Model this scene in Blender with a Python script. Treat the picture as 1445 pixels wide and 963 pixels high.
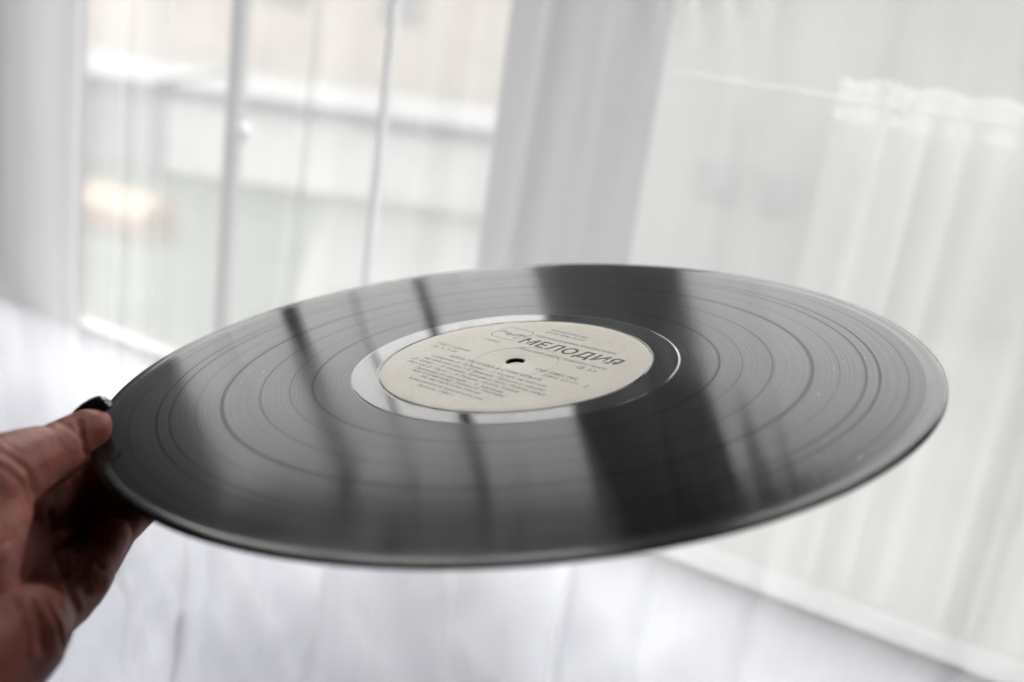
import bpy, bmesh, math, random
from mathutils import Vector, Matrix, noise
random.seed(7)
C = bpy.context.scene.collection
scene = bpy.context.scene
for o in list(bpy.data.objects): bpy.data.objects.remove(o)

# ------------------------------------------------------------------ camera
EYE = 1.22                                     # camera height above the floor
CAM = Matrix(((0.98953298, -0.14430689, 0.0, 0.0),
              (0.04198218, 0.28787782, -0.95674649, 0.0),
              (0.13806511, 0.94673221, 0.29092292, EYE),
              (0, 0, 0, 1)))
cam_data = bpy.data.cameras.new('camera')
cam = bpy.data.objects.new('camera', cam_data); C.objects.link(cam)
cam.matrix_world = CAM
cam_data.sensor_width = 36.0
cam_data.lens = 36.75
cam_data.clip_start = 0.01; cam_data.clip_end = 2000
cam_data.dof.use_dof = True
cam_data.dof.focus_distance = 0.40
cam_data.dof.aperture_fstop = 5.2
scene.camera = cam

# ------------------------------------------------------------------ world (dim unlit room) and exposure
SKY_L = 9.6
ROOM_L = 0.03
world = bpy.data.worlds.new('World'); scene.world = world; world.use_nodes = True
bg = world.node_tree.nodes['Background']
bg.inputs[0].default_value = (0.95, 0.97, 1.0, 1); bg.inputs[1].default_value = ROOM_L
vs = scene.view_settings
vs.view_transform = 'Standard'; vs.look = 'None'; vs.exposure = 0; vs.gamma = 1; vs.use_curve_mapping = False
cy = scene.cycles
cy.use_denoising = True; cy.transparent_max_bounces = 32; cy.max_bounces = 10
cy.diffuse_bounces = 5; cy.glossy_bounces = 5; cy.transmission_bounces = 8
cy.sample_clamp_indirect = 12; cy.caustics_reflective = False

# ------------------------------------------------------------------ helpers
def tag(o, label=None, cat=None, group=None, kind=None):
    if label: o['label'] = label
    if cat: o['category'] = cat
    if group: o['group'] = group
    if kind: o['kind'] = kind
    return o

def empty(name, loc=(0, 0, 0), rot=None):
    o = bpy.data.objects.new(name, None); C.objects.link(o)
    o.location = loc
    if rot is not None: o.rotation_euler = rot
    o.empty_display_size = 0.05
    return o

def link(name, me, mats=(), parent=None, smooth=False):
    o = bpy.data.objects.new(name, me); C.objects.link(o)
    for m in mats if isinstance(mats, (list, tuple)) else (mats,): me.materials.append(m)
    if smooth:
        for p in me.polygons: p.use_smooth = True
    if parent: o.parent = parent
    return o

def from_bm(name, bm, mats=(), parent=None, smooth=False):
    me = bpy.data.meshes.new(name); bm.normal_update(); bm.to_mesh(me); bm.free()
    return link(name, me, mats, parent, smooth)

def material(name):
    m = bpy.data.materials.new(name); m.use_nodes = True
    nt = m.node_tree; nt.nodes.clear()
    out = nt.nodes.new('ShaderNodeOutputMaterial')
    return m, nt, out

class NT:
    def __init__(s, nt): s.nt = nt
    def n(s, t, **kw):
        x = s.nt.nodes.new(t)
        for k, v in kw.items(): setattr(x, k, v)
        return x
    def l(s, a, b): s.nt.links.new(a, b)
    def math(s, op, a, b=None, c=None, clamp=False):
        x = s.n('ShaderNodeMath', operation=op, use_clamp=clamp)
        for i, v in enumerate((a, b, c)):
            if v is None: continue
            if isinstance(v, (int, float)): x.inputs[i].default_value = v
            else: s.l(v, x.inputs[i])
        return x.outputs[0]
    def ramp(s, fac, stops, interp='LINEAR'):
        r = s.n('ShaderNodeValToRGB'); r.color_ramp.interpolation = interp
        e = r.color_ramp.elements
        while len(e) < len(stops): e.new(0.5)
        for el, (p, c) in zip(e, stops):
            el.position = p; el.color = (c[0], c[1], c[2], 1) if len(c) == 3 else c
        s.l(fac, r.inputs[0]); return r.outputs[0]

def simple(name, col, rough=0.5, noise_amt=0.08, scale=20, spec=0.5, bump=0.0):
    m, nt, out = material(name); k = NT(nt)
    b = k.n('ShaderNodeBsdfPrincipled'); k.l(b.outputs[0], out.inputs[0])
    b.inputs['Roughness'].default_value = rough
    b.inputs['Specular IOR Level'].default_value = spec
    tc = k.n('ShaderNodeTexCoord'); nz = k.n('ShaderNodeTexNoise')
    nz.inputs['Scale'].default_value = scale; nz.inputs['Detail'].default_value = 5
    k.l(tc.outputs['Object'], nz.inputs['Vector'])
    lo = [c*(1-noise_amt) for c in col]; hi = [min(1, c*(1+noise_amt)) for c in col]
    k.l(k.ramp(nz.outputs['Fac'], [(0.3, lo), (0.7, hi)]), b.inputs['Base Color'])
    if bump:
        bp = k.n('ShaderNodeBump'); bp.inputs['Strength'].default_value = bump
        k.l(nz.outputs['Fac'], bp.inputs['Height']); k.l(bp.outputs[0], b.inputs['Normal'])
    return m

# ------------------------------------------------------------------ window frame of reference
# s runs along the window to the right, off towards the room, z up (relative to the eye)
WR = Vector((0.888, -0.46, 0)).normalized(); WN = Vector((0.46, 0.888, 0)).normalized(); WD = 0.8236
WROT = math.atan2(WR.y, WR.x)
def win_root(name): return empty(name, WN*WD + Vector((0, 0, EYE)), (0, 0, WROT))
# local coordinates under such a root: x = s, y = depth away from the room, z = height from the eye

def box(bm, x0, x1, y0, y1, z0, z1, bev=0.0):
    vs_ = [bm.verts.new((x, y, z)) for x in (x0, x1) for y in (y0, y1) for z in (z0, z1)]
    fs = [(0, 1, 3, 2), (4, 6, 7, 5), (0, 4, 5, 1), (2, 3, 7, 6), (0, 2, 6, 4), (1, 5, 7, 3)]
    faces = [bm.faces.new([vs_[i] for i in f]) for f in fs]
    if bev:
        ed = list({e for f in faces for e in f.edges})
        bmesh.ops.bevel(bm, geom=ed, offset=bev, segments=2, affect='EDGES', profile=0.5)
def boxo(name, dims, mat, parent=None, bev=0.002):
    bm = bmesh.new(); box(bm, *dims, bev=bev)
    bmesh.ops.recalc_face_normals(bm, faces=bm.faces)
    return from_bm(name, bm, mat, parent)

# ------------------------------------------------------------------ materials of the setting
M_frame = simple('white_window_plastic', (0.62, 0.62, 0.63), 0.35, 0.04, 8)
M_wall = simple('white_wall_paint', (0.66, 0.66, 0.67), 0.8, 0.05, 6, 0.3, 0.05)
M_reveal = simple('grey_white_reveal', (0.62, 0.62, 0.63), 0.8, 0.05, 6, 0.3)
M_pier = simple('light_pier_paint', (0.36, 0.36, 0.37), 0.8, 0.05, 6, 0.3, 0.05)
M_gasket = simple('grey_gasket', (0.52, 0.52, 0.53), 0.6, 0.1, 30)

def glass_mat():
    m, nt, out = material('window_glass'); k = NT(nt)
    t = k.n('ShaderNodeBsdfTransparent'); t.inputs[0].default_value = (0.975, 0.978, 0.974, 1)
    g = k.n('ShaderNodeBsdfGlossy'); g.inputs['Roughness'].default_value = 0.02
    mx = k.n('ShaderNodeMixShader'); mx.inputs[0].default_value = 0.06
    k.l(t.outputs[0], mx.inputs[1]); k.l(g.outputs[0], mx.inputs[2]); k.l(mx.outputs[0], out.inputs[0])
    return m
M_glass = glass_mat()

def frosted_mat():
    m, nt, out = material('frosted_panel'); k = NT(nt)
    tc = k.n('ShaderNodeTexCoord'); nz = k.n('ShaderNodeTexNoise'); nz.inputs['Scale'].default_value = 6
    nz.inputs['Detail'].default_value = 4; k.l(tc.outputs['Object'], nz.inputs['Vector'])
    col = k.ramp(nz.outputs['Fac'], [(0.3, (0.70, 0.705, 0.735)), (0.7, (0.85, 0.855, 0.88))])
    t = k.n('ShaderNodeBsdfTranslucent'); d = k.n('ShaderNodeBsdfDiffuse')
    k.l(col, t.inputs[0]); k.l(col, d.inputs[0])
    mx = k.n('ShaderNodeMixShader'); mx.inputs[0].default_value = 0.5
    k.l(t.outputs[0], mx.inputs[1]); k.l(d.outputs[0], mx.inputs[2]); k.l(mx.outputs[0], out.inputs[0])
    return m
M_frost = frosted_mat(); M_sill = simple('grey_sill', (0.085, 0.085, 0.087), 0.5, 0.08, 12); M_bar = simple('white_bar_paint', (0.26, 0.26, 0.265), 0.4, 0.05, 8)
RAIL0, RAIL1 = 0.225, 0.31; RIGHT_RAIL = 0.20

def sheer_mat(name, cover, col, slant=0.4):
    """thin woven fabric: threads cover a share of the area, more when seen at a slant"""
    m, nt, out = material(name); k = NT(nt)
    tr = k.n('ShaderNodeBsdfTransparent')
    d = k.n('ShaderNodeBsdfDiffuse'); t = k.n('ShaderNodeBsdfTranslucent')
    d.inputs[0].default_value = (*col, 1); t.inputs[0].default_value = (*col, 1)
    fab = k.n('ShaderNodeMixShader'); fab.inputs[0].default_value = 0.55
    k.l(d.outputs[0], fab.inputs[1]); k.l(t.outputs[0], fab.inputs[2])
    ge = k.n('ShaderNodeNewGeometry')
    dt = k.n('ShaderNodeVectorMath', operation='DOT_PRODUCT')
    k.l(ge.outputs['Normal'], dt.inputs[0]); k.l(ge.outputs['Incoming'], dt.inputs[1])
    cs = k.math('MAXIMUM', k.math('ABSOLUTE', dt.outputs['Value']), 0.12)
    tc = k.n('ShaderNodeTexCoord'); nz = k.n('ShaderNodeTexNoise')
    mp = k.n('ShaderNodeMapping'); mp.inputs['Scale'].default_value = (14, 1, 1.2)
    k.l(tc.outputs['Object'], mp.inputs[0]); k.l(mp.outputs[0], nz.inputs['Vector'])
    nz.inputs['Scale'].default_value = 3; nz.inputs['Detail'].default_value = 6
    base = k.math('ADD', 1-cover, k.math('MULTIPLY', k.math('SUBTRACT', nz.outputs['Fac'], 0.5), -0.10))
    open_ = k.math('POWER', base, k.math('DIVIDE', 1.0, k.math('POWER', cs, slant)))
    mx = k.n('ShaderNodeMixShader'); k.l(open_, mx.inputs[0])
    k.l(fab.outputs[0], mx.inputs[1]); k.l(tr.outputs[0], mx.inputs[2]); k.l(mx.outputs[0], out.inputs[0])
    return m
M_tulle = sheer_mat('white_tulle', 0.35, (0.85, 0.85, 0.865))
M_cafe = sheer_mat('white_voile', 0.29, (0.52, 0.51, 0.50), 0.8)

# ------------------------------------------------------------------ sky, ground, far things outside
m, nt, out = material('overcast_sky'); k = NT(nt)
em = k.n('ShaderNodeEmission'); em.inputs[0].default_value = (1.0, 0.992, 0.985, 1); em.inputs[1].default_value = SKY_L
k.l(em.outputs[0], out.inputs[0]); M_sky = m
bm = bmesh.new(); R = 400; rows = []
for j in range(0, 17):
    el = math.radians(-6 + 96*j/16)
    rows.append([bm.verts.new((R*math.cos(el)*math.cos(a), R*math.cos(el)*math.sin(a), R*math.sin(el)))
                 for a in [2*math.pi*i/64 for i in range(65)]])
for j in range(16):
    for i in range(64):
        try: bm.faces.new((rows[j][i], rows[j+1][i], rows[j+1][i+1], rows[j][i+1]))
        except ValueError: pass
bmesh.ops.remove_doubles(bm, verts=bm.verts, dist=0.01)
sky = from_bm('sky', bm, M_sky, smooth=True); 
tag(sky, 'even white overcast sky beyond the window', kind='structure')

GZ = -3.2
m, nt, out = material('yard_ground'); k = NT(nt)
b = k.n('ShaderNodeBsdfPrincipled'); k.l(b.outputs[0], out.inputs[0]); b.inputs['Roughness'].default_value = 0.9
tc = k.n('ShaderNodeTexCoord'); nz = k.n('ShaderNodeTexNoise'); nz.inputs['Scale'].default_value = 0.35; nz.inputs['Detail'].default_value = 6
k.l(tc.outputs['Object'], nz.inputs['Vector'])
k.l(k.ramp(nz.outputs['Fac'], [(0.35, (0.052, 0.055, 0.050)), (0.5, (0.058, 0.060, 0.056)), (0.65, (0.065, 0.064, 0.060))]), b.inputs['Base Color'])
bm = bmesh.new(); v = [bm.verts.new(p) for p in ((-420, -420, 0), (420, -420, 0), (420, 420, 0), (-420, 420, 0))]; bm.faces.new(v)
g = from_bm('ground', bm, m); g.location = Vector((0, 0, GZ)); g.rotation_euler = (0, 0, WROT)
tag(g, 'pale grey yard far below the window', kind='structure')
bm = bmesh.new(); v = [bm.verts.new(p) for p in ((-40, 3, 0), (-1.6, 3, 0), (-4.6, 23.5, 0), (-40, 23.5, 0))]; bm.faces.new(v)
lw = from_bm('lawn', bm, simple('darkened_lawn', (0.024, 0.029, 0.021), 0.95, 0.3, 0.7)); lw.location = (0, 0, GZ+0.012)  # dark sheet added to tone down the overbright left panes
tag(lw, 'dull green lawn added dark to offset the bright curtain, low behind the left panes', kind='structure')

# ------------------------------------------------------------------ window wall
HEAD = 1.15; SILL = -0.425
bm_root = win_root('wall'); tag(bm_root, 'white window wall behind the sheer curtain', kind='structure')
PY = 0.15; PK = (WD+PY)/WD
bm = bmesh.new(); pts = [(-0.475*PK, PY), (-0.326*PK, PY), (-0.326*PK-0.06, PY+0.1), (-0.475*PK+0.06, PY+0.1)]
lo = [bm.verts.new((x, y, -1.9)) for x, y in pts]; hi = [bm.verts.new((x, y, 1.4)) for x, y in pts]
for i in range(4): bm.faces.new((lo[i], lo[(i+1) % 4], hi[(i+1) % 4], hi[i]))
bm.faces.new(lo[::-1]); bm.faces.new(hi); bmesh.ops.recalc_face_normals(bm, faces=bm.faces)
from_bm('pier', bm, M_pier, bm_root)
boxo('reveal', (-2.4, -1.137, -0.012, 0.02, SILL+0.001, HEAD), M_reveal, bm_root, 0.004)
boxo('reveal', (0.14, 2.2, -0.01, 0.16, -1.22, HEAD), M_wall, bm_root, 0.004)
boxo('lintel', (-2.4, 2.2, -0.02, 0.16, HEAD, 1.45), M_wall, bm_root, 0.004)

# the dim room round the camera, which the record, the nail and the hand's dark side see
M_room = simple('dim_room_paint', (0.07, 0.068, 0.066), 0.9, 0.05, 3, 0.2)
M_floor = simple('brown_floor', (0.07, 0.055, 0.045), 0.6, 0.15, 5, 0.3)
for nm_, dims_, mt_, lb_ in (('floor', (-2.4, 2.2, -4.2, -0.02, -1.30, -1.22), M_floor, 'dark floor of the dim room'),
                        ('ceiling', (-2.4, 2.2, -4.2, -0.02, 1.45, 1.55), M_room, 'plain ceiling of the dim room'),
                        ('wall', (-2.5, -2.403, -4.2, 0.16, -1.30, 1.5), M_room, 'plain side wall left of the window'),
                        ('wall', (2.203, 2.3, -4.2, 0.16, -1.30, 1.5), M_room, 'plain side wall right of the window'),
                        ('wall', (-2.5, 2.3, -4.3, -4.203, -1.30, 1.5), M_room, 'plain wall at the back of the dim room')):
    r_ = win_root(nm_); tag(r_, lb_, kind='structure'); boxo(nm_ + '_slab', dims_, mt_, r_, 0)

def bar(parent, x0, x1, z0, z1, y0=0.02, y1=0.07, mat=None, name='frame_bar'):
    return boxo(name, (x0, x1, y0, y1, z0, z1), mat or M_frame, parent, 0.002)
def pane(parent, x0, x1, z0, z1, name='pane', mat=None, y=0.045):
    return boxo(name, (x0, x1, y-0.002, y+0.002, z0, z1), mat or M_glass, parent, 0)

wl = win_root('window'); tag(wl, 'white window with slim glazing bars left of the grey pier', 'window')
st_ = bar(wl, -1.136, -1.034, SILL+0.001, HEAD, 0.0, 0.014, mat=M_wall, name='stile'); boxo('edge_strip', (-1.0335, -1.0295, -0.001, 0.015, SILL, HEAD), simple('dark_edge_cover', (0.07, 0.07, 0.072), 0.7), st_, 0.0005)  # dark strip added to cover the stile's sky-lit edge
BY = -0.065; BK = (WD+BY)/WD                          # inner sash bars stand a little into the room
ST = 0.035                                             # bars and cord widened above this, out of view, to thicken their reflections
mz = boxo('mullion', (-0.7925*BK, -0.7835*BK, BY, BY+0.012, SILL, HEAD), M_bar, wl, 0.001)
boxo('edge_strip', (-0.8000*BK, -0.793*BK, BY+.001, BY+0.011, SILL, ST), M_gasket, mz, 0.001)
boxo('upper_gasket', (-0.806*BK, -0.793*BK, BY+.001, BY+0.011, ST+.001, HEAD), M_gasket, mz, 0.001)
m2_ = boxo('mullion', (-0.6035*BK, -0.597*BK, BY, BY+0.010, SILL, ST), M_gasket, wl, 0.001)
boxo('upper_mullion', (-0.605*BK, -0.5935*BK, BY, BY+0.010, ST+.001, HEAD), M_gasket, m2_, 0.001)
cd_ = boxo('cord', (-0.6900*BK, -0.6880*BK, BY, BY+.002, SILL, ST), M_gasket, wl, 0.0005)
boxo('widened_cord', (-0.6918*BK, -0.6868*BK, BY, BY+.004, ST+.001, HEAD), M_gasket, cd_, 0.001)  # unseen wider length, added for its reflected stripe
bm = bmesh.new(); bmesh.ops.create_uvsphere(bm, u_segments=20, v_segments=12, radius=0.011)
bmesh.ops.scale(bm, vec=(0.9, 0.8, 0.85), verts=bm.verts); bmesh.ops.translate(bm, vec=(-0.772*BK, BY-0.003, -0.137), verts=bm.verts)
h = from_bm('latch_knob', bm, simple('pale_latch', (0.55, 0.57, 0.57), 0.4), wl, True)
for a, b_, a2, b2 in ((-1.70, -0.8035, -1.70, -0.7875), (-0.8030, -0.6050, -0.7865, -0.6040), (-0.6045, -0.4005, -0.6030, -0.3265)):
    boxo('sill', (a, b_, 0.002, 0.035, SILL-0.004, SILL), M_sill, wl)
    pane(wl, max(a, -1.0295), b_, SILL+0.001, HEAD, y=0.012)
    pane(wl, a2, b2, -1.19, SILL-0.0045, 'lower_panel', M_frost, y=0.012)

wr_ = win_root('window'); tag(wr_, 'white window right of the grey pier with the gathered half curtain', 'window')
bar(wr_, 0.12, 0.14, -1.2, HEAD, name='stile')
boxo('sill', (-0.4000, 0.12, -0.018, 0.02, SILL-0.004, SILL), M_sill, wr_)
pane(wr_, -0.4000, 0.12, SILL+0.001, HEAD, y=0.02)
pane(wr_, -0.3235, 0.12, -1.19, SILL-0.0045, 'lower_panel', M_frost, y=-0.012)
for root_, a, b_ in ((wl, -1.034, -0.4005), (wr_, -0.4000, 0.12)):
    boxo('upper_rail', (a, b_, -0.030, -0.002, RAIL0 if root_ is wl else RIGHT_RAIL, RAIL1), M_frame, root_, 0.003)

# ------------------------------------------------------------------ curtains
def cloth(name, xs, zs, fn, mat, parent=None):
    bm = bmesh.new(); g_ = [[bm.verts.new((x, fn(x, z)[0], fn(x, z)[1])) for z in zs] for x in xs]
    for i in range(len(xs)-1):
        for j in range(len(zs)-1):
            bm.faces.new((g_[i][j], g_[i+1][j], g_[i+1][j+1], g_[i][j+1]))
    return from_bm(name, bm, mat, parent, True)
def lin(a, b, n): return [a+(b-a)*i/(n-1) for i in range(n)]

def tulle(x, z):
    low = max(0.0, min(1.0, (-0.30 - z)/0.35))
    y = -0.120
    y += 0.012*math.sin(x*11 + 0.6*math.sin(z*2.1)) + 0.0025*math.sin(x*31 + 1.3 + z*1.1)
    y += low*(0.012*math.sin(x*31 + z*7.5 + 1.0) + 0.012*noise.noise(Vector((x*9, z*6, 3.1))))
    y += 0.008*noise.noise(Vector((x*5, z*1.3, 0.4)))
    y += low*(0.030*abs(noise.noise(Vector((x*14 + z*9, z*6, 7.7)))) + 0.018*abs(noise.noise(Vector((x*22 - z*15, z*9, 2.2)))))
    for c in (-0.676, -0.512, -0.30): y -= low*0.022*math.exp(-((x - c - 0.012*math.sin(z*4 + c*9))/0.0065)**2)
    up = max(0.0, min(1.0, (z - 0.01)/0.10))
    y += up*0.030*math.exp(-((x + 0.250)/0.050)**2)*math.sin(x*250 + z*2)  # gather added above the view to soften the pier's reflection
    for c, w, a in ((-0.585, 0.007, 0.006), (-0.86, 0.012, 0.010), (-0.80, 0.008, 0.007), (-0.735, 0.010, 0.006), (-0.46, 0.012, 0.009), (-0.375, 0.010, 0.008), (-0.315, 0.014, 0.007), (-0.20, 0.012, 0.008), (-0.12, 0.009, 0.006), (0.02, 0.012, 0.008)):
        d = (x - c - 0.01*math.sin(z*3))/w
        y -= a*math.exp(-d*d)
    return (y, z)
cr = win_root('sheer_curtain'); tag(cr, 'floor length white sheer curtain hanging across the whole window', 'curtain')
cloth('fabric', lin(-1.6, 0.30, 720), lin(-1.215, 1.22, 130), tulle, M_tulle, cr)
boxo('curtain_rail', (-1.65, 0.35, -0.135, -0.105, 1.22, 1.245), M_frame, cr)

def cafe(x, z):
    t = (x + 0.185)
    top = -0.018
    amp = 0.008 + 0.004*min(1, (top - z)/0.05) if z < top-0.012 else 0.004
    ph = x*190 + 3.0*noise.noise(Vector((x*20, 0.2, 0))) + 0.5*math.sin(z*5+x*9)
    y = -0.012 + amp*math.sin(ph) + 0.004*noise.noise(Vector((x*30, z*4, 5)))
    zz = z
    if z > -0.036: zz += 0.003*math.sin(x*190+1)*((z+0.036)/0.03)
    return (y, zz)
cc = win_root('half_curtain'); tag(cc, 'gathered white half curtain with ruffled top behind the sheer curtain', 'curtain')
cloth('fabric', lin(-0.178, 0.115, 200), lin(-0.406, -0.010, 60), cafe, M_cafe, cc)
def ruffle(x, z):
    t = (z + 0.036)/0.026
    y = -0.020 - 0.004*math.sin(math.pi*min(1, max(0, t))) + 0.004*math.sin(x*170 + 2*noise.noise(Vector((x*30, 1, 0))))
    return (y + 0.004*math.sin(x*310), z + 0.0035*math.sin(x*160)*max(0, t-0.5))
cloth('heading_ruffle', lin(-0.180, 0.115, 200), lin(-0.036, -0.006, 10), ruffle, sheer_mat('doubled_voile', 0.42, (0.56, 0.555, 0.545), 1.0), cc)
bm = bmesh.new()
bmesh.ops.create_cone(bm, cap_ends=True, segments=12, radius1=0.0012, radius2=0.0012, depth=0.43,
                      matrix=Matrix.Translation((-0.10, -0.012, -0.022)) @ Matrix.Rotation(math.pi/2, 4, 'Y'))
from_bm('curtain_rod', bm, M_frame, cc, True)

# ------------------------------------------------------------------ the record
# pose from the photograph: centre and normal in camera coordinates
CC = Vector((0.00117, -0.00843, -0.3926)); NRM = Vector((-0.0690, 0.9499, 0.3050)).normalized()
R3 = CAM.to_3x3()
cw = CAM @ CC; nw = (R3 @ NRM).normalized()
ex = R3 @ (Vector((1, 0, 0)) - NRM*NRM.x).normalized(); ey = nw.cross(ex)
RECM = Matrix(((ex.x, ey.x, nw.x, cw.x), (ex.y, ey.y, nw.y, cw.y), (ex.z, ey.z, nw.z, cw.z), (0, 0, 0, 1)))
def warp(x, y):
    return -0.030*(x*x-y*y) - 0.018*2*x*y - 0.010*(x*x+y*y)

def vinyl_mat(name, grooved, gain=1.0, rough=0.05):
    m, nt, out = material(name); k = NT(nt)
    tc = k.n('ShaderNodeTexCoord'); sp = k.n('ShaderNodeSeparateXYZ'); k.l(tc.outputs['Object'], sp.inputs[0])
    rad = k.math('SQRT', k.math('ADD', k.math('POWER', sp.outputs[0], 2), k.math('POWER', sp.outputs[1], 2)))
    # specks of dust
    vz = k.n('ShaderNodeTexVoronoi'); vz.inputs['Scale'].default_value = 260; k.l(tc.outputs['Object'], vz.inputs['Vector'])
    nz = k.n('ShaderNodeTexNoise'); nz.inputs['Scale'].default_value = 24; k.l(tc.outputs['Object'], nz.inputs['Vector'])
    dust = k.math('MULTIPLY', k.math('LESS_THAN', vz.outputs['Distance'], 0.045), k.math('GREATER_THAN', nz.outputs['Fac'], 0.60))
    base = k.ramp(dust, [(0, (0.004, 0.004, 0.0041)), (1, (0.16, 0.16, 0.155))])
    d = k.n('ShaderNodeBsdfDiffuse'); k.l(base, d.inputs[0])
    fr = k.n('ShaderNodeFresnel'); fr.inputs['IOR'].default_value = 1.52
    g1 = k.n('ShaderNodeBsdfGlossy'); g1.inputs['Roughness'].default_value = 0.062 if grooved else rough
    if grooved:
        g2 = k.n('ShaderNodeBsdfGlossy'); g2.inputs['Roughness'].default_value = 0.115; g2.inputs['Anisotropy'].default_value = 0.88; g1.inputs['Anisotropy'].default_value = 0.80
        tg = k.n('ShaderNodeTangent', direction_type='RADIAL', axis='Z'); k.l(tg.outputs[0], g2.inputs['Tangent']); k.l(tg.outputs[0], g1.inputs['Tangent'])
        rn = k.n('ShaderNodeTexNoise', noise_dimensions='1D'); k.l(k.math('MULTIPLY', rad, 1400), rn.inputs['W'])
        rn.inputs['Scale'].default_value = 1.0; rn.inputs['Detail'].default_value = 6; rn.inputs['Roughness'].default_value = 0.75
        gm = k.n('ShaderNodeMixShader')
        k.l(k.math('ADD', 0.06, k.math('MULTIPLY', rn.outputs['Fac'], 0.42), clamp=True), gm.inputs[0])
        k.l(g1.outputs[0], gm.inputs[1]); k.l(g2.outputs[0], gm.inputs[2]); spec = gm.outputs[0]
        fac = k.math('MULTIPLY', fr.outputs[0], k.math('MULTIPLY', gain, k.math('ADD', 0.22, k.math('MULTIPLY', rn.outputs['Fac'], 0.40))))
    else:
        spec = g1.outputs[0]; fac = k.math('MULTIPLY', fr.outputs[0], gain)
    fac = k.math('MULTIPLY', fac, k.math('SUBTRACT', 1.0, k.math('MULTIPLY', dust, 0.6)))
    mx = k.n('ShaderNodeMixShader'); k.l(fac, mx.inputs[0]); k.l(d.outputs[0], mx.inputs[1]); k.l(spec, mx.inputs[2])
    k.l(mx.outputs[0], out.inputs[0])
    return m
M_groove = vinyl_mat('grooved_black_vinyl', True); M_smooth = vinyl_mat('smooth_black_vinyl', False, 0.74); M_gap = vinyl_mat('wide_groove_black_vinyl', True, 0.62); M_rim = vinyl_mat('soft_rim_vinyl', False, 0.55, 0.16)  # rim: lower gain and more roughness than the smooth vinyl

# profile: (radius mm, height mm, material of the ring that starts here) 0 smooth, 1 grooved
prof = [(3.62, -0.80, 0), (3.62, 0.62, 0), (3.9, 0.74, 0), (50.7, 0.74, 0), (51.2, 0.52, 0), (51.6, 0.82, 0), (52.2, 0.80, 0), (60.6, 0.76, 0),
        (61.1, 0.62, 0), (61.6, 0.62, 1)]
for gr, w, dep in ((75.3, 0.5, 0.03), (83.5, 0.2, 0.012), (93.9, 0.32, 0.025), (107.3, 0.75, 0.045), (116.5, 0.18, 0.012), (125.0, 0.5, 0.035), (129.4, 0.5, 0.03), (138.6, 0.2, 0.015)):
    prof += [(gr-w, 0.62, 2), (gr, 0.62-dep*0.3, 2), (gr+w, 0.62, 1)]
prof += [(143.8, 0.62, 3), (145.9, 0.63, 3), (147.2, 0.74, 3), (148.4, 0.80, 3), (149.3, 0.73, 3), (149.9, 0.52, 3), (150.3, 0.25, 3), (150.5, 0.0, 3)]
def supported(pr, d=0.12):
    out_ = [pr[0]]
    for (r0, z0, m0), (r1, z1, m1) in zip(pr, pr[1:]):
        L_ = math.hypot(r1-r0, z1-z0)
        if L_ > 0.5:
            dd = min(d, L_*0.2)
            for t in (dd/L_, 1-dd/L_): out_.append((r0+(r1-r0)*t, z0+(z1-z0)*t, m0))
        out_.append((r1, z1, m1))
    return out_
top = supported(prof)
bot = [(r, -z, mt) for r, z, mt in reversed(prof[2:-1])]
# a face's material is set by its inner ring
loop = [(r, z) for r, z, _ in top] + [(r, z) for r, z, _ in bot]
mat_of = []
for i in range(len(top)-1): mat_of.append(top[i][2])
mat_of.append(0)
for i in range(len(bot)-1): mat_of.append(bot[i+1][2])
mat_of.append(0)
SEG = 360
bm = bmesh.new(); rings = []
for r, z in loop:
    r *= 0.001; z *= 0.001
    rings.append([bm.verts.new((r*math.cos(a), r*math.sin(a), z + warp(r*math.cos(a), r*math.sin(a)))) for a in [2*math.pi*i/SEG for i in range(SEG)]])
for j in range(len(rings)):
    A, B = rings[j], rings[(j+1) % len(rings)]
    for i in range(SEG):
        f_ = bm.faces.new((A[i], B[i], B[(i+1) % SEG], A[(i+1) % SEG])); f_.material_index = mat_of[j]
bmesh.ops.recalc_face_normals(bm, faces=bm.faces)
rec = empty('vinyl_record'); rec.matrix_world = RECM
tag(rec, 'black vinyl record with a cream paper label held level by its edge', 'record')
disc = from_bm('disc', bm, [M_smooth, M_groove, M_gap, M_rim], rec, True)

# paper label
m, nt, out = material('cream_label_paper'); k = NT(nt)
b = k.n('ShaderNodeBsdfPrincipled'); k.l(b.outputs[0], out.inputs[0]); b.inputs['Roughness'].default_value = 0.55
b.inputs['Specular IOR Level'].default_value = 0.35
tc = k.n('ShaderNodeTexCoord'); nz = k.n('ShaderNodeTexNoise'); nz.inputs['Scale'].default_value = 900; nz.inputs['Detail'].default_value = 8
k.l(tc.outputs['Object'], nz.inputs['Vector'])
n2 = k.n('ShaderNodeTexNoise'); n2.inputs['Scale'].default_value = 45; n2.inputs['Detail'].default_value = 5; k.l(tc.outputs['Object'], n2.inputs['Vector'])
mixv = k.math('ADD', k.math('MULTIPLY', nz.outputs['Fac'], 0.6), k.math('MULTIPLY', n2.outputs['Fac'], 0.4))
k.l(k.ramp(mixv, [(0.32, (0.71, 0.645, 0.535)), (0.5, (0.79, 0.73, 0.625)), (0.68, (0.83, 0.78, 0.69))]), b.inputs['Base Color'])
bp = k.n('ShaderNodeBump'); bp.inputs['Strength'].default_value = 0.15; bp.inputs['Distance'].default_value = 0.0002
k.l(mixv, bp.inputs['Height']); k.l(bp.outputs[0], b.inputs['Normal'])
M_paper = m
M_ink = simple('black_print_ink', (0.085, 0.082, 0.08), 0.6, 0.25, 400, 0.3)
M_inkfine = simple('grey_print_ink', (0.16, 0.155, 0.15), 0.6, 0.35, 500, 0.3)

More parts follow.
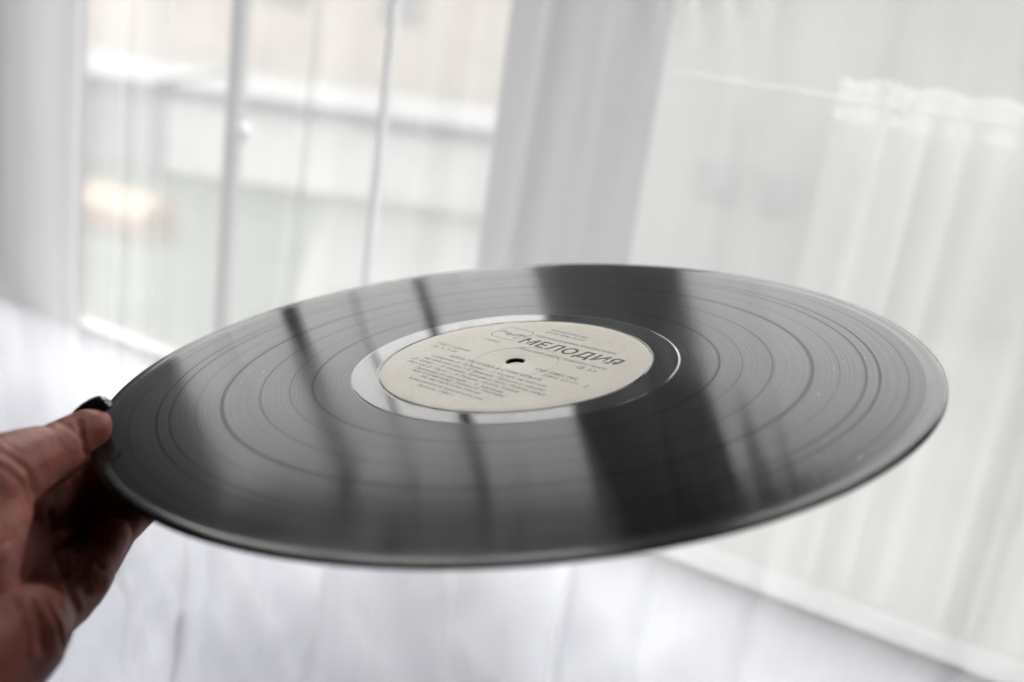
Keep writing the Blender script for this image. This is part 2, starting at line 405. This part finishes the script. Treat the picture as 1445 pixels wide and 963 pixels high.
LZ = 0.745e-3
lp = [(3.55, 0.30), (3.7, 0.745), (4.2, 0.77), (4.6, 0.83), (15.8, 0.83), (16.0, 0.83), (16.45, 0.68), (16.6, 0.83), (16.8, 0.83), (17.2, 0.83), (30, 0.83), (45, 0.83), (50.2, 0.83), (50.5, 0.79), (50.6, 0.73)]
bm = bmesh.new(); rings = []
for r, z in lp:
    r *= .001; z *= .001
    rings.append([bm.verts.new((r*math.cos(a), r*math.sin(a), z + warp(r*math.cos(a), r*math.sin(a)))) for a in [2*math.pi*i/180 for i in range(180)]])
for A, B in zip(rings, rings[1:]):
    for i in range(180): bm.faces.new((A[i], B[i], B[(i+1) % 180], A[(i+1) % 180]))
bmesh.ops.recalc_face_normals(bm, faces=bm.faces)
lab = from_bm('label', bm, M_paper, rec, True)

ANG = math.radians(-45)
INKZ = 0.86e-3
def to_disc(u, v):
    x = u*math.cos(ANG) - v*math.sin(ANG); y = u*math.sin(ANG) + v*math.cos(ANG); return x, y
def flatten(me):
    for v in me.vertices:
        x, y = to_disc(v.co.x, v.co.y); v.co = (x, y, INKZ + v.co.z + warp(x, y))
def text(s, u0, u1, v0, h, name='printed_line', mat=None, bold=0.0, spacing=1.0):
    cu = bpy.data.curves.new(name, 'FONT'); cu.body = s; cu.size = 1; cu.offset = bold; cu.space_character = spacing
    cu.resolution_u = 2; cu.fill_mode = 'BOTH'
    o = bpy.data.objects.new('tmp', cu); C.objects.link(o)
    dg = bpy.context.evaluated_depsgraph_get(); me = bpy.data.meshes.new_from_object(o.evaluated_get(dg))
    bpy.data.objects.remove(o); bpy.data.curves.remove(cu)
    xs = [v.co.x for v in me.vertices]; ys = [v.co.y for v in me.vertices]
    x0, x1 = min(xs), max(xs); sx = (u1-u0)/(x1-x0); sy = h/0.715
    for v in me.vertices: v.co = ((u0 + (v.co.x-x0)*sx)*.001, (v0 + v.co.y*sy)*.001, 0)
    flatten(me)
    return link(name, me, mat or M_inkfine, lab)

text('МЕЛОДИЯ', -15.6, 34.2, 17.1, 6.4, 'title_print', M_ink, 0.022, 1.07)
text('МИНИСТЕРСТВО', -15.0, 4.6, 35.6, 1.7, bold=0.01)
text('КУЛЬТУРЫ СССР', -15.0, 5.8, 32.4, 1.7, bold=0.01)
text('ВСЕСОЮЗНАЯ ФИРМА ГРАМПЛАСТИНОК', -15.2, 26.5, 26.6, 1.8, bold=0.015)
text('РИЖСКИЙ ЗАВОД ГРАМПЛАСТИНОК', -9.2, 34.5, 11.3, 1.8, bold=0.01)
text('СТЕРЕО', -30.6, -21.2, 12.2, 1.7)
text('33', 28.6, 32.6, 7.4, 2.3)
text('С60 23801 002', 12.6, 32.8, -2.6, 2.1, bold=0.01)
text('23802  2-я ст.', 19.2, 36.0, -5.7, 2.0)
text('2', 39.0, 40.6, -6.2, 2.6)
text('ГОСТ 5289-80', -42.6, -23.6, -2.3, 2.0)
text('Гр. 3. 2-25', -41.8, -27.6, -5.6, 2.0)
text('АЛЛА ПУГАЧЕВА В СТОКГОЛЬМЕ', -26.0, 22.8, -10.3, 1.9, bold=0.012)
text('Супермен (А. Пугачева — Л. Костюк, английский', -32.2, 28.4, -13.9, 1.9)
text('английский текст В. Шлезер). Пришла и говорю', -33.0, 30.6, -17.2, 1.9)
text('(Л. Квинт — И. Резник). Звездное лето, Позови меня', -36.8, 33.8, -20.3, 1.9)
text('Маэстро (Р. Паулс — И. Резник). Прости, поверь', -35.5, 24.4, -23.4, 1.9)
text('Паромщик (И. Николаев — Н. Зиновьев)', -27.0, 20.0, -26.6, 1.9)
text('Жди и помни меня, Терема (И. Николаев)', -25.9, 23.0, -29.2, 1.9)
text('На английском языке', -17.8, 13.8, -32.0, 1.8)
text('Аранжировка и звукорежиссура', -20.6, 18.6, -35.4, 1.8)
text('Запись 1984 г.', -11.8, 7.8, -38.6, 1.8)

def stroke(pts, w, closed, name, mat, parent):
    bm = bmesh.new(); n = len(pts); L_ = []
    for i in range(n):
        a = pts[(i-1) % n] if closed or i else pts[i]; b = pts[(i+1) % n] if closed or i < n-1 else pts[i]
        d = Vector((b[0]-a[0], b[1]-a[1])); d.normalize(); nn = Vector((-d.y, d.x))*w/2
        L_.append((bm.verts.new(((pts[i][0]+nn.x)*.001, (pts[i][1]+nn.y)*.001, 0)), bm.verts.new(((pts[i][0]-nn.x)*.001, (pts[i][1]-nn.y)*.001, 0))))
    for i in range(n if closed else n-1):
        p, q = L_[i], L_[(i+1) % n]; bm.faces.new((p[0], p[1], q[1], q[0]))
    me = bpy.data.meshes.new(name); bm.to_mesh(me); bm.free(); flatten(me); return link(name, me, mat, parent)
# rounded square emblem with a wave of bars across it
sq = []
x0, x1, y0, y1, rr = -33.0, -17.4, 17.6, 30.0, 3.2
for cx, cy_, a0 in ((x1-rr, y1-rr, 0), (x0+rr, y1-rr, 90), (x0+rr, y0+rr, 180), (x1-rr, y0+rr, 270)):
    for i in range(9): a = math.radians(a0 + 90*i/8); sq.append((cx+rr*math.cos(a), cy_+rr*math.sin(a)))
stroke(sq, 0.32, True, 'emblem_frame', M_inkfine, lab)
bm = bmesh.new()
for i in range(19):
    u = -32.4 + 14.4*i/18; hgt = 0.35 + 1.5*abs(math.sin(i*0.62))*(1-abs(i-9)/14); mid = 23.6 + 0.9*math.sin(i*0.5)
    q = [bm.verts.new((x*.001, y*.001, 0)) for x, y in ((u-.2, mid-hgt), (u+.2, mid-hgt), (u+.2, mid+hgt), (u-.2, mid+hgt))]; bm.faces.new(q)
me = bpy.data.meshes.new('emblem_wave'); bm.to_mesh(me); bm.free(); flatten(me); link('emblem_wave', me, M_inkfine, lab)
stroke([(-20.4 + 0.8*math.cos(a), 22.4 + 2.4*math.sin(a)) for a in [math.radians(-150 + 300*i/14) for i in range(15)]], 0.4, False, 'emblem_wave', M_ink, lab)
stroke([(25.3 + 1.5*math.cos(a), 8.5 + 1.3*math.sin(a)) for a in [2*math.pi*i/24 for i in range(24)]], 0.3, True, 'speed_mark', M_inkfine, lab)
stroke([(25.9 + 0.8*math.cos(a), 8.5 + 0.7*math.sin(a)) for a in [2*math.pi*i/16 for i in range(16)]], 0.3, True, 'speed_mark', M_inkfine, lab)

# ------------------------------------------------------------------ the hand
FPX = 1475.0
def P(px, py, d):                                   # a place in the world from its bearing and distance
    return CAM @ Vector(((px-722.5)/FPX*d, -(py-481.5)/FPX*d, -d))
def blob(bm, p, q, r0, r1, n=10):
    """rounded cone from p (radius r0) to q (radius r1) as overlapping spheres"""
    L = (q-p).length; n = max(2, int(L/0.0025))
    for i in range(n+1):
        t = i/n; r = r0+(r1-r0)*t
        bmesh.ops.create_icosphere(bm, subdivisions=2, radius=r, matrix=Matrix.Translation(p.lerp(q, t)))
def chain(bm, pts):
    for (a, ra), (b, rb) in zip(pts, pts[1:]): blob(bm, a, b, ra*.001, rb*.001)
mmr = lambda *a: (P(a[0], a[1], a[2]), a[3])
bm = bmesh.new()
thumb = [mmr(134, 600, .350, 6.0), mmr(122, 609, .346, 7.8), mmr(100, 624, .341, 9.0), mmr(72, 643, .333, 10.0), mmr(40, 652, .325, 11.0), mmr(0, 672, .312, 13.0), mmr(-45, 700, .300, 15.5), mmr(-90, 760, .290, 18)]
thenar = [mmr(2, 720, .304, 9.0), mmr(-20, 740, .298, 12.0), mmr(-60, 800, .288, 16), mmr(-80, 880, .28, 18)]
index = [mmr(10, 715, .335, 12), mmr(70, 700, .352, 10.5), mmr(118, 692, .362, 9.6), mmr(150, 668, .363, 8.6), mmr(182, 640, .364, 7.6)]
web = [mmr(0, 672, .315, 12), mmr(30, 690, .335, 12), mmr(60, 700, .345, 10)]
middle = [mmr(20, 790, .330, 11), mmr(90, 770, .352, 9.6), mmr(140, 760, .364, 9.0), mmr(185, 725, .368, 8.0), mmr(225, 690, .366, 7.2)]
ring = [mmr(30, 830, .325, 11), mmr(100, 805, .346, 9.0), mmr(136, 792, .352, 8.4), mmr(160, 752, .360, 7.6), mmr(190, 715, .364, 6.8)]
pinky = [mmr(45, 880, .312, 11), mmr(95, 850, .328, 8.4), mmr(124, 822, .336, 7.6), mmr(140, 790, .345, 7.0), mmr(158, 755, .352, 6.2)]
palm = [mmr(-90, 800, .30, 20), mmr(-20, 800, .322, 15), mmr(15, 770, .334, 12)]
palm2 = [mmr(-110, 900, .29, 21), mmr(-30, 870, .312, 15), mmr(20, 840, .325, 12)]
hypo = [mmr(-90, 1000, .265, 21), mmr(-20, 930, .280, 17.0), mmr(28, 895, .288, 14.0), mmr(48, 882, .30, 11.5)]
wrist = [mmr(-90, 760, .290, 18), mmr(-130, 900, .275, 24), mmr(-220, 1060, .255, 26), mmr(-380, 1240, .240, 27)]
wrist2 = [mmr(-90, 1000, .265, 21), mmr(-240, 1160, .25, 26)]
for c_ in (web, thumb, thenar, index, middle, ring, pinky, palm, palm2, hypo, wrist, wrist2): chain(bm, c_)
me = bpy.data.meshes.new('hand'); bm.to_mesh(me); bm.free()
tmp = bpy.data.objects.new('tmp', me); C.objects.link(tmp)
rm = tmp.modifiers.new('r', 'REMESH'); rm.mode = 'VOXEL'; rm.voxel_size = 0.0010
sm_ = tmp.modifiers.new('s', 'SMOOTH'); sm_.factor = 0.6; sm_.iterations = 14
dg = bpy.context.evaluated_depsgraph_get(); hm = bpy.data.meshes.new_from_object(tmp.evaluated_get(dg))
bpy.data.objects.remove(tmp); hm.name = 'hand'

# skin folds pressed into the surface where the joints and the palm bend
folds = [([(111, 598), (117, 618), (122, 640)], .9, 4), ([(76, 593), (98, 603), (112, 616)], .6, 4), ([(62, 600), (78, 612), (86, 630)], .35, 4),
         ([(-8, 632), (22, 648), (42, 668), (47, 694)], .9, 5), ([(-8, 655), (18, 668), (36, 690), (40, 712)], .6, 4), ([(-8, 612), (14, 630), (30, 640)], .4, 4),
         ([(84, 846), (97, 872), (103, 902)], .9, 4), ([(68, 852), (84, 880), (90, 915)], .8, 4), ([(44, 846), (56, 878), (60, 918)], .7, 5),
         ([(22, 850), (36, 890), (38, 930)], .5, 5), ([(70, 722), (78, 772), (92, 820), (110, 862)], 1.0, 5), ([(80, 777), (110, 763), (140, 736)], 1.0, 5),
         ([(140, 800), (152, 805), (164, 801)], 1.0, 5), ([(120, 838), (134, 842), (152, 838)], .6, 5), ([(-8, 772), (14, 764), (36, 742)], .6, 5)]
inv = CAM.inverted()
hm.update()
norms = [v.normal.copy() for v in hm.vertices]
for v, nrm_ in zip(hm.vertices, norms):
    c = inv @ v.co
    if c.z > -0.01: continue
    n_c = inv.to_3x3() @ nrm_
    if n_c.dot(-c) < 0: continue
    x = c.x/-c.z*FPX + 722.5; y = -c.y/-c.z*FPX + 481.5
    if x < -20 or x > 210: continue
    dd = 0.0
    for pts, dep, wid in folds:
        best = 1e9
        for (x0, y0), (x1, y1) in zip(pts, pts[1:]):
            L2 = (x1-x0)**2 + (y1-y0)**2; t = max(0, min(1, ((x-x0)*(x1-x0) + (y-y0)*(y1-y0))/L2))
            best = min(best, (x-x0-t*(x1-x0))**2 + (y-y0-t*(y1-y0))**2)
        if best < (3*wid)**2: dd += dep*math.exp(-best/(wid*wid))
    lump = 0.0004*noise.noise(v.co*70) + 0.0002*noise.noise(v.co*190)
    v.co -= nrm_*(0.0009*dd) - nrm_*lump
hm.update()

def skin_mat():
    m, nt, out = material('skin'); k = NT(nt)
    b = k.n('ShaderNodeBsdfPrincipled'); k.l(b.outputs[0], out.inputs[0])
    b.inputs['Roughness'].default_value = 0.5; b.inputs['Specular IOR Level'].default_value = 0.13
    b.inputs['Subsurface Weight'].default_value = 0.12; b.inputs['Subsurface Radius'].default_value = (0.8, 0.3, 0.15)
    b.inputs['Subsurface Scale'].default_value = 0.004
    tc = k.n('ShaderNodeTexCoord')
    nz = k.n('ShaderNodeTexNoise'); nz.inputs['Scale'].default_value = 90; nz.inputs['Detail'].default_value = 6; k.l(tc.outputs['Object'], nz.inputs['Vector'])
    k.l(k.ramp(nz.outputs['Fac'], [(0.3, (0.185, 0.044, 0.033)), (0.5, (0.265, 0.076, 0.057)), (0.7, (0.345, 0.120, 0.092))]), b.inputs['Base Color'])
    fn = k.n('ShaderNodeTexNoise'); fn.inputs['Scale'].default_value = 700; fn.inputs['Detail'].default_value = 6; k.l(tc.outputs['Object'], fn.inputs['Vector'])
    vo = k.n('ShaderNodeTexVoronoi', feature='DISTANCE_TO_EDGE'); vo.inputs['Scale'].default_value = 500; k.l(tc.outputs['Object'], vo.inputs['Vector'])
    hgt = k.math('ADD', k.math('MULTIPLY', fn.outputs['Fac'], 0.6), k.math('MULTIPLY', vo.outputs['Distance'], 0.8))
    bp = k.n('ShaderNodeBump'); bp.inputs['Strength'].default_value = 0.4; bp.inputs['Distance'].default_value = 0.0006
    k.l(hgt, bp.inputs['Height']); k.l(bp.outputs[0], b.inputs['Normal'])
    return m
hand = link('hand', hm, skin_mat(), None, True)
tag(hand, 'bare hand with dark nail polish gripping the left edge of the record', 'hand')

# thumb nail: a curved shell on the upper far side of the tip
M_nail = simple('black_nail_polish', (0.012, 0.010, 0.012), 0.08, 0.1, 100, 0.6)
a_ = P(157, 567, .3565); b_ = P(97, 590, .3475)
ax = (a_-b_).normalized(); mid = (a_+b_)/2
upv = (nw - ax*nw.dot(ax)).normalized(); sd = ax.cross(upv)
bm = bmesh.new(); LH = (a_-b_).length/2; rows = []
for i in range(25):
    t = -1 + 2*i/24
    prof_w = (1-abs(t)**3.2)**0.5 if t > 0 else (1-abs(t)**2.4)**0.5
    row = []
    for j in range(17):
        ph = math.pi*j/16
        row.append(bm.verts.new(mid + ax*(t*LH) + sd*(math.cos(ph)*0.0056*prof_w) + upv*(math.sin(ph)*0.0046*(prof_w*0.9+0.02)*(0.80+0.30*t) - 0.0006 + 0.0006*t - 0.0006*t*t)))
    rows.append(row)
for i in range(24):
    for j in range(16): bm.faces.new((rows[i][j], rows[i+1][j], rows[i+1][j+1], rows[i][j+1]))
    bm.faces.new((rows[i][0], rows[i][16], rows[i+1][16], rows[i+1][0]))
bmesh.ops.remove_doubles(bm, verts=bm.verts, dist=1e-6)
bmesh.ops.recalc_face_normals(bm, faces=bm.faces)
nail = from_bm('nail', bm, M_nail, hand, True)

# ------------------------------------------------------------------ blurred things outside (far below and beyond the glass)
def outside(px, py, z):                              # where a bearing meets a horizontal level z (relative to the eye)
    d = R3 @ Vector(((px-722.5)/FPX, -(py-481.5)/FPX, -1)); t = z/d.z
    return Vector((d.x*t, d.y*t, EYE+z))
M_beige = simple('beige_plaster', (0.172, 0.153, 0.135), 0.9, 0.1, 0.6)
M_grey_darkened = simple('darkened_grey_sheeting', (0.068, 0.070, 0.068), 0.8, 0.12, 0.8)  # colour darkened to offset the curtain's brighter veil on the left
M_pale = simple('pale_plaster', (0.080, 0.079, 0.076), 0.9, 0.1, 0.5)
M_grey = simple('lightened_grey_sheeting', (0.172, 0.175, 0.169), 0.8, 0.12, 0.8)  # same sheeting, colour lightened where the curtain veil is dimmer
M_snow = simple('white_parapet', (0.040, 0.041, 0.041), 0.7, 0.05, 1)
M_dark = simple('dark_roofing', (0.055, 0.055, 0.056), 0.8, 0.15, 1)
M_peach = simple('peach_plaster', (0.118, 0.082, 0.058), 0.9, 0.1, 1)
M_paneg = simple('dull_pane', (0.066, 0.069, 0.068), 0.2, 0.1, 1)

def building(name, label, cat, x0, x1, y0, y1, ztop, mat, roof_mat, windows=(), parapet=0.4):
    e = empty(name, (0, 0, GZ)); tag(e, label, cat)
    boxo('wall', (x0, x1, y0, y1, 0, ztop-GZ), mat, e, 0.02)
    boxo('roof', (x0-.2, x1+.2, y0-.2, y1+.2, ztop-GZ+.003, ztop-GZ+parapet), roof_mat, e, 0.02)
    for (wx, wz, ww, wh) in windows:
        f_ = boxo('window', (wx, wx+ww, y0-.08, y0-.01, wz-GZ, wz-GZ+wh), mat, e, 0.01)
        boxo('pane', (wx+.12, wx+ww-.12, y0-.12, y0-.083, wz-GZ+.12, wz-GZ+wh-.12), M_paneg, f_, 0)
    return e
building('building', 'long low grey building with a white parapet seen through the left pane', 'building', -30, -8.6, 24, 30, -1.45, M_grey_darkened, M_snow,
         [], 0.26)
building('building', 'right part of the long low building, colour lightened to balance the left, with a white parapet seen just left of the pier', 'building', -8.55, -0.6, 24, 30, -1.47, M_grey, M_snow,
         [], 0.28)
building('building', 'tall beige building rising behind the white parapet', 'building', -24, 0.0, 40, 50, 2.6, M_beige, M_dark,
         [(-15 + 4.2*i, 0.6, 1.6, 1.5) for i in range(3)], 0.4)
building('building', 'pale apartment block with grey windows right of the pier', 'building', 1.2, 26, 20, 30, 5.0, M_pale, M_dark,
         [(3.1 + 1.15*i, -1.45 - 0.1*i, 0.75, 0.8) for i in range(2)] + [(8.5 + 3.4*i, 1.6, 1.2, 1.2) for i in range(4)], 0.4)
pk = outside(178, 322, GZ-EYE)
e = empty('shed', (pk.x, pk.y, GZ), (0, 0, WROT)); tag(e, 'small peach coloured shed low in the left pane', 'shed')
boxo('wall', (-0.75, 0.75, -0.4, 0.4, 0.015, 0.36), M_peach, e, 0.01)
bm = bmesh.new()
pts = [(-0.85, -0.5, 0.363), (0.85, -0.5, 0.363), (0.85, 0.5, 0.363), (-0.85, 0.5, 0.363), (-0.85, 0, 0.70), (0.85, 0, 0.70)]
v = [bm.verts.new(p) for p in pts]
for f_ in ((0, 1, 5, 4), (3, 4, 5, 2), (0, 4, 3), (1, 2, 5), (0, 3, 2, 1)): bm.faces.new([v[i] for i in f_])
from_bm('roof', bm, M_peach, e)
